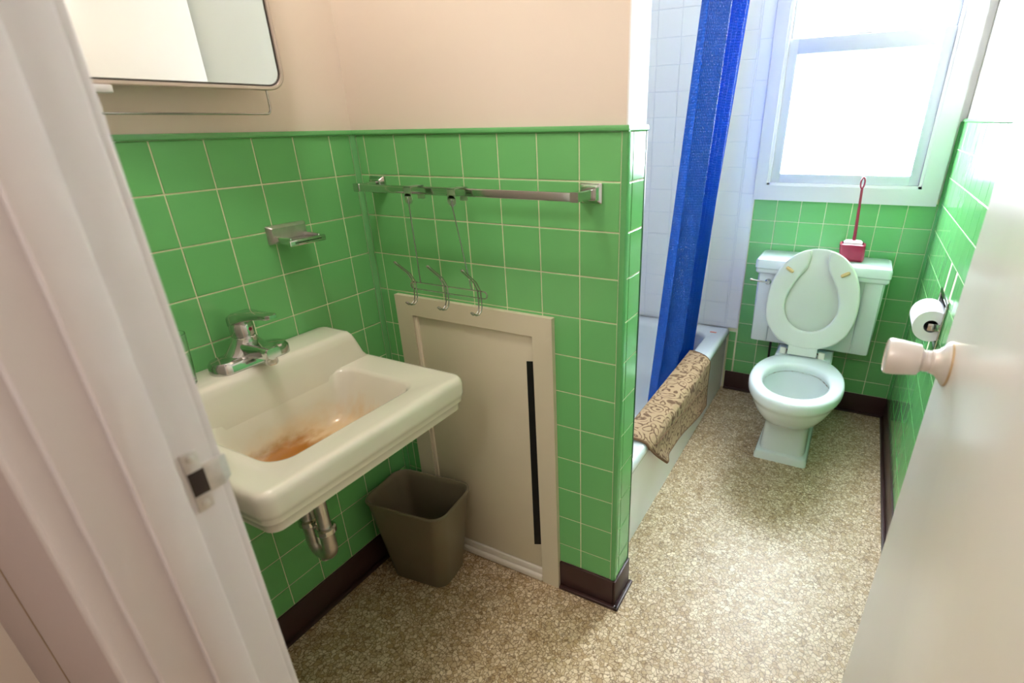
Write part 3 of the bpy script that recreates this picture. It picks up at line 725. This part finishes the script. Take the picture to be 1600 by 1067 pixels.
# ------------------------------------------------------------------ wall-hung sink
sk = thing('sink', 'ivory wall-hung sink with orange rust stain in its basin', 'sink', (0, -.45, .66))
sk.location = (0, 0, 0)
SX, SY0, SY1 = .449, -.738, -.170
def sr_(i, z, r=.028): return rrect(.002, SX-i, SY0+i, SY1-i, max(r-i*.3, .012), z, 8)
part('basin', MB().loft([rrect(.09, .27, -.58, -.34, .08, .618, 8), rrect(.05, .33, -.63, -.29, .09, .645, 8), rrect(.02, .375, -.67, -.24, .08, .690, 8), sr_(.040, .708), sr_(.020, .709), sr_(.012, .713), sr_(.009, .733), sr_(.005, .736), sr_(.0045, .748),
     sr_(.001, .751), sr_(0, .760), sr_(0, .785), sr_(.002, .794), sr_(.007, .8005), sr_(.014, .803), sr_(.022, .8025),
     rrect(.108, .380, -.662, -.258, .050, .8015, 8), rrect(.116, .374, -.656, -.264, .050, .799, 8), rrect(.1205, .369, -.650, -.270, .050, .792, 8), rrect(.1235, .358, -.640, -.283, .055, .74, 8), rrect(.127, .345, -.622, -.303, .055, .69, 8), rrect(.140, .325, -.60, -.33, .05, .672, 8),
     rrect(.175, .295, -.55, -.38, .05, .664, 8), rrect(.215, .255, -.50, -.44, .02, .661, 8)]), SINKM, sk, sharp=50)
part('back_ledge', MB().loft([rrect(.002, .1212, SY0+.006, SY1-.006, .012, .780), rrect(.002, .1205, SY0+.008, SY1-.010, .012, .802), rrect(.002, .118, SY0+.014, SY1-.020, .012, .815), rrect(.002, .114, SY0+.026, SY1-.034, .012, .855),
     rrect(.002, .110, SY0+.031, SY1-.040, .012, .870), rrect(.003, .103, SY0+.037, SY1-.046, .012, .879), rrect(.006, .093, SY0+.046, SY1-.055, .012, .8815)]), PORC, sk, sharp=60)
FY = -.466; FZ = .8815
fc = part('faucet', MB().loft([rrect(.026, .092, FY-.093, FY+.093, .030, FZ), rrect(.026, .092, FY-.093, FY+.093, .030, FZ+.018), rrect(.030, .086, FY-.087, FY+.087, .025, FZ+.026), rrect(.036, .074, FY-.06, FY+.06, .018, FZ+.029)])
     .loft([rrect(.028, .082, FY-.064, FY+.064, .022, FZ+.018), rrect(.030, .082, FY-.044, FY+.044, .025, FZ+.036), rrect(.031, .081, FY-.031, FY+.031, .025, FZ+.052), rrect(.032, .081, FY-.0255, FY+.0255, .024, FZ+.062)]), CHROME, sk, sharp=40)
def spr(x, z, hw, hh): return [(x, FY+a, z+b) for a, b, _ in rrect(-hw, hw, -hh, hh, min(hw, hh)*.6, 0, 5)]
part('spout', MB().loft([spr(.055, FZ+.036, .030, .018), spr(.095, FZ+.036, .024, .017), spr(.125, FZ+.037, .0200, .0150), spr(.148, FZ+.038, .0190, .0140), spr(.154, FZ+.038, .0165, .0115)]), CHROME, fc, sharp=40)
part('aerator', MB().lathe([(.0135, 0), (.014, -.014), (.012, -.018), (.009, -.018)], (.137, FY, FZ+.027), (0, 0, 1), 20), CHROME, fc)
part('valve_dome', MB().lathe([(.0240, 0), (.0255, .004), (.0255, .008), (.0230, .0085), (.0230, .011), (.0255, .012), (.0258, .028), (.0240, .036), (.020, .043), (.010, .048)], (.0565, FY, FZ+.058), (0, 0, 1), 28), CHROME, fc)
lev = []
for x, z, hw, hh in ((.032, FZ+.088, .012, .012), (.042, FZ+.099, .022, .015), (.064, FZ+.110, .025, .014), (.092, FZ+.117, .021, .011), (.120, FZ+.121, .0165, .008), (.150, FZ+.1245, .0145, .006), (.176, FZ+.1265, .0135, .0058), (.184, FZ+.127, .008, .0035)): lev.append(spr(x, z, hw, hh))
part('lever', MB().loft(lev), CHROME, fc, sharp=50)
part('indicator', MB().lathe([(.0042, 0), (.0042, .001), (.002, .0016)], (.0815, FY+.004, FZ+.083), (1, .1, .1), 12), RED, fc)
# trap under the sink
TX, TYY = .212, -.490
ub = [(TX, TYY, .445)] + arc((TX-.031, .400), .031, 0, -PI, 14, lambda a, b: (a, TYY, b)) + [(TX-.062, TYY, .50)] + arc((TX-.112, .50), .05, 0, PI/2, 8, lambda a, b: (a, TYY, b)) + [(.002, TYY, .55)]
tp = part('drain_trap', MB().tube([(TX, TYY, .640), (TX, TYY, .45)], .016, 18).tube(ub, .0185, 18), DULLCH, sk)
part('slip_nut', MB().lathe([(.021, 0), (.026, .003), (.026, .016), (.021, .020)], (TX, TYY, .448), (0, 0, 1), 20), CHROME, tp)
part('slip_nut', MB().lathe([(.021, 0), (.026, .003), (.026, .016), (.021, .020)], (TX-.062, TYY, .452), (0, 0, 1), 20), CHROME, tp)
part('clean_out', MB().lathe([(.012, 0), (.012, .008), (.008, .010)], (TX-.031, TYY, .355), (0, 0, -1), 8), DULLCH, tp)
part('mounting_clip', MB().box(.36, .375, SY0+.03, SY0+.045, .708, .724, .002), WPORC, sk)

# glass tumbler behind the door jamb
gl = part('drinking_glass', MB().lathe([(.024, 0), (.025, .003), (.031, .10), (.0315, .112), (.0298, .112), (.0292, .10), (.0235, .008), (.001, .007)], (0, 0, 0), (0, 0, 1), 32, True), GLASSM, base=(0, 0, 0))
gl.location = (.046, -.612, .8818); tag(gl, 'clear glass tumbler on the sink ledge behind the door jamb', 'glass')

# soap dish on the sink wall
sd = thing('soap_dish', 'small chrome soap dish on the green tile above the faucet', 'soap dish', (0, -.262, 1.135))
part('back_plate', MB().loft([[(0, a, b) for a, b, _ in rrect(-.315, -.205, 1.118, 1.163, .004, 0)], [(.006, a, b) for a, b, _ in rrect(-.314, -.206, 1.119, 1.162, .004, 0)], [(.014, a, b) for a, b, _ in rrect(-.307, -.213, 1.124, 1.157, .004, 0)]]), DULLCH, sd)
part('tray', MB().box(.008, .078, -.300, -.220, 1.124, 1.130, .002).box(.010, .070, -.303, -.297, 1.122, 1.138, .002).box(.010, .070, -.223, -.217, 1.122, 1.138, .002), CHROME, sd)
part('lip', MB().box(.070, .078, -.312, -.208, 1.119, 1.134, .003), CHROME, sd)

# ------------------------------------------------------------------ medicine cabinet, mirror door ajar
mc = thing('medicine_cabinet', 'mirrored medicine cabinet with rounded frame and its door ajar', 'cabinet', (0, -.63, 1.45))
aj = math.radians(9.8)
HX, HY = .026, -.655
def mp_(v, n_, z):   # v along the mirror door from its hinge, n_ out of its face
    return (HX+v*math.sin(aj)+n_*math.cos(aj), HY+v*math.cos(aj)-n_*math.sin(aj), z)
MW, MZ0, MZ1 = .408, 1.449, 1.95
def ring_m(v0, v1, z0, z1, r, n_): return [mp_(a, n_, b) for a, b, _ in rrect(v0, v1, z0, z1, r, 0, 8)]
fr = part('mirror_frame', MB().loft([ring_m(.008, MW-.008, MZ0+.008, MZ1-.008, .030, .0), ring_m(0, MW, MZ0, MZ1, .036, .0), ring_m(0, MW, MZ0, MZ1, .036, .011), ring_m(.002, MW-.002, MZ0+.002, MZ1-.002, .034, .013), ring_m(.0065, MW-.0065, MZ0+.0065, MZ1-.0065, .030, .013), ring_m(.008, MW-.008, MZ0+.008, MZ1-.008, .029, .009)], False, False), FRAMEM, mc)
part('mirror', MB().loft([ring_m(.009, MW-.009, MZ0+.009, MZ1-.009, .029, .002), ring_m(.009, MW-.009, MZ0+.009, MZ1-.009, .029, .0085)]), MIRROR, mc)
part('gasket', MB().tube(ring_m(.0095, MW-.0095, MZ0+.0095, MZ1-.0095, .028, .009), .0016, 6, closed=True), mat('dark_gasket', s(60, 54, 46), .5), mc)
part('body', MB().box(-.006, .022, -.640, -.262, 1.478, 1.925, .003), TRIMW, mc)
part('towel_wire', MB().tube([(.024, -.246, 1.478), (.024, -.2455, 1.418)] + arc((-.2575, 1.418), .012, 0, -PI/2, 6, lambda a, b: (.024, a, b)) + [(.024, -.63, 1.404), (.024, -.632, 1.478)], .0022, 8), STEEL, mc)
part('catch_clip', MB().box(.034, .056, -.602, -.566, 1.436, 1.449, .002).box(.030, .036, -.596, -.572, 1.445, 1.475, .001), TRIMW, mc)

# ceiling lamp over the sink corner (above the frame)
vl = thing('ceiling_lamp', 'opal glass ceiling lamp above the sink corner', 'lamp', (.38, -.50, ZC))
part('mount', MB().lathe([(.075, 0), (.075, -.018), (.05, -.03), (.05, -.06)], (.38, -.50, ZC), (0, 0, 1), 28), CHROME, vl)
part('shade', MB().lathe([(.045, -.055), (.062, -.075), (.062, -.095)], (.38, -.50, ZC), (0, 0, 1), 28, False), LAMPG, vl)
ld = bpy.data.lights.new('ceiling_bulb', 'POINT'); ld.energy = 13.0; ld.color = (1.0, .935, .87); ld.shadow_soft_size = .055
lo = bpy.data.objects.new('ceiling_bulb', ld); COL.objects.link(lo); lo.location = (.38, -.50, ZC-.17)

# ------------------------------------------------------------------ towel bar on the partition
tw = thing('towel_bar', 'square chrome towel bar on the green tiled partition', 'towel bar', (.40, 0, 1.232))
part('rail', MB().box(.064, .718, -.080, -.072, 1.2225, 1.2415, .0015), CHROME, tw)
for x0, x1, xa in ((.048, .098, .071), (.690, .750, .716)):
    cx_ = (x0+x1)/2; hw = .027
    po = part('post', MB().loft([[(a, 0, b) for a, b, _ in rrect(cx_-hw, cx_+hw, 1.211, 1.255, .003, 0)], [(a, -.006, b) for a, b, _ in rrect(cx_-hw, cx_+hw, 1.211, 1.255, .003, 0)], [(a, -.014, b) for a, b, _ in rrect(cx_-hw+.008, cx_+hw-.008, 1.218, 1.248, .003, 0)], [(a, -.018, b) for a, b, _ in rrect(cx_-hw+.009, cx_+hw-.009, 1.219, 1.247, .003, 0)]]), CHROME, tw)
    part('arm', MB().loft([[(cx_+a, -.016, b) for a, b, _ in rrect(-.012, .012, 1.221, 1.243, .003, 0)], [(xa+a, -.060, b) for a, b, _ in rrect(-.010, .010, 1.222, 1.242, .003, 0)], [(xa+a, -.081, b) for a, b, _ in rrect(-.010, .010, 1.2215, 1.2425, .003, 0)]]), CHROME, po)

# over-bar wire hook rack
hr = thing('hook_rack', 'wire rack with three double hooks hung over the towel bar', 'hook rack', (.34, -.11, 1.0))
WR = .0017
for x, xb in ((.282, .284), (.415, .448)):
    mb = MB().box(x-.011, x+.011, -.1155, -.1142, 1.222, 1.2435).box(x-.011, x+.011, -.1155, -.0685, 1.2425, 1.2440).box(x-.011, x+.011, -.0700, -.0685, 1.212, 1.2440)
    mb.lathe([(.0125, 0), (.0125, .0013)], (x, -.1142, 1.2165), (0, -1, 0), 20)
    br = part('bracket', mb, DULLCH, hr)
    part('hanger_wire', MB().tube([(x, -.1165, 1.220), (x+.0015, -.1168, 1.205), (xb, -.113, 1.006)], WR, 8), STEEL, br)
lp = arc((.484, .9985), .009, -PI/2, PI/2, 8, lambda a, b: (a, -.113, b)) + arc((.258, .9985), .009, PI/2, 1.5*PI, 8, lambda a, b: (a, -.113, b))
part('cross_wire', MB().tube(lp, WR, 8, closed=True), STEEL, hr)
for x in (.264, .369, .472):
    pts = []
    for sx in (-1, 1):
        side = [(x+sx*.0045, -.120, .958), (x+sx*.0045, -.1155, .968), (x+sx*.0045, -.1148, .985), (x+sx*.0045, -.116, 1.010), (x+sx*.0045, -.130, 1.034), (x+sx*.0045, -.150, 1.052), (x+sx*.0045, -.166, 1.066)]
        pts += side if sx < 0 else list(reversed(side))
    # round the tip
    i = 7; tip = [(x-.0045*math.cos(a), -.170-.003*math.sin(a), 1.070+.003*math.sin(a)) for a in [PI*k/8 for k in range(9)]]
    pts = pts[:7]+tip+pts[7:]
    hk = part('hook', MB().tube(pts, WR, 8), STEEL, hr)
    low = [(x-.0045, -.120, .958), (x-.0045, -.130, .952), (x-.0045, -.142, .954), (x-.0045, -.150, .962), (x, -.153, .965), (x+.0045, -.150, .962), (x+.0045, -.142, .954), (x+.0045, -.130, .952), (x+.0045, -.120, .958)]
    part('lower_hook', MB().tube(low, WR, 8), STEEL, hk)

# ------------------------------------------------------------------ access panel in the partition
ap = thing('access_panel', 'cream painted plumbing access panel set in the partition', 'access panel', (.35, 0, 0))
yf = -.016
fp = lambda u, v, k: (u, yf if k == 0 else .0005, v)
IX0, IX1, IZ1 = .1425, .5555, .869
part('frame_stile', MB().prism([(DX0, 0), (IX0, 0), (IX0, IZ1), (DX0, DZ1)], fp), CREAM, ap, smooth=False)
part('frame_stile', MB().prism([(IX1, 0), (DX1, 0), (DX1, DZ1), (IX1, IZ1)], fp), CREAM, ap, smooth=False)
part('frame_rail', MB().prism([(IX0, IZ1), (IX1, IZ1), (DX1, DZ1), (DX0, DZ1)], fp), CREAM, ap, smooth=False)
part('panel', MB().box(IX0+.0015, IX1-.003, -.006, .0008, .052, IZ1-.002, .001), CREAM, ap)
part('stop_bead', MB().box(IX0, IX0+.012, -.012, .0005, .03, IZ1-.004, .002), mat('pale_bead', s(226, 214, 190), .45), ap)
part('gap_shadow_back', MB().box(IX0, IX1, .0009, .0015, .0, IZ1), DARK, ap)  # dark sheet painting the shadow in the gaps around the panel
part('sill', MB().box(IX0, IX1, -.020, .0005, 0, .026, .008, 4).box(IX0, IX1, -.012, .0005, .024, .050, .003), mat('scuffed_white_sill', s(226, 218, 202), .45, var=.06, vscale=30), ap)
part('tape_strip', MB().prism([(.529, .790), (.5535, .794), (.551, .152), (.5245, .1415)], lambda u, v, k: (u, -.0072 if k == 0 else -.0058, v)), BLACK, ap, smooth=False)

# ------------------------------------------------------------------ wastebasket
wb_ = thing('wastebasket', 'taupe plastic rectangular wastebasket between sink and access panel', 'wastebasket', (.176, -.137, 0), math.radians(7))
def rr(a, b, r, z): return rrect(-a, a, -b, b, r, z, 8)
part('bin', MB().loft([rr(.100, .068, .035, 0), rr(.104, .072, .037, .004), rr(.143, .098, .042, .307), rr(.144, .099, .042, .313), rr(.1415, .0965, .042, .316), rr(.1395, .0945, .040, .313), rr(.136, .092, .040, .297), rr(.100, .068, .034, .008)]), BASKET, wb_, local=True, sharp=50)
part('rim', MB().tube(rr(.1445, .0995, .043, .311), .0042, 8, closed=True), BASKET, wb_, local=True)

# ------------------------------------------------------------------ paper holder and roll on the right wall
ph_ = thing('paper_holder', 'recessed chrome toilet paper holder in the right tiled wall', 'paper holder', (XR, .97, .71))
def flange(n_): pass
part('face_plate', MB().box(XR-.006, XR-.0005, RY0-.010, RY0+.008, RZ0-.010, RZ1+.010, .002).box(XR-.006, XR-.0005, RY1-.008, RY1+.010, RZ0-.010, RZ1+.010, .002)
     .box(XR-.006, XR-.0005, RY0, RY1, RZ0-.010, RZ0+.006, .002).box(XR-.006, XR-.0005, RY0, RY1, RZ1-.006, RZ1+.010, .002), CHROME, ph_)
part('recess_box', MB().box(XR+.066, XR+.072, RY0+.002, RY1-.002, RZ0+.002, RZ1-.002).box(XR, XR+.07, RY0+.002, RY0+.005, RZ0+.002, RZ1-.002).box(XR, XR+.07, RY1-.005, RY1-.002, RZ0+.002, RZ1-.002)
     .box(XR, XR+.07, RY0+.002, RY1-.002, RZ0+.002, RZ0+.005).box(XR, XR+.07, RY0+.002, RY1-.002, RZ1-.005, RZ1-.002), CHROME, ph_)
RC = (1.535, .752)
for yy in (RY0+.006, RY1-.010): part('bracket', MB().box(RC[0]-.010, XR+.03, yy, yy+.004, RC[1]-.012, RC[1]+.012, .001), CHROME, ph_)
part('spindle', MB().tube([(RC[0], RY0+.007, RC[1]), (RC[0], RY1-.007, RC[1])], .010, 16), CHROME, ph_)
rl = thing('toilet_paper_roll', 'white toilet paper roll on the recessed holder beside the toilet', 'toilet paper', (RC[0], .97, RC[1]))
ya_, yb_ = RY0+.016, RY1-.016
part('paper', MB().lathe([(.021, 0), (.051, 0), (.0525, .0015), (.0525, yb_-ya_-.0015), (.051, yb_-ya_), (.021, yb_-ya_)], (RC[0], ya_, RC[1]), (0, 1, 0), 48, False), PAPER, rl, sharp=40)
part('core', MB().lathe([(.0212, .0003), (.0212, yb_-ya_-.0003), (.0200, yb_-ya_-.0003), (.0200, .0003), (.0212, .0003)], (RC[0], ya_, RC[1]), (0, 1, 0), 32, False), CARD, rl)
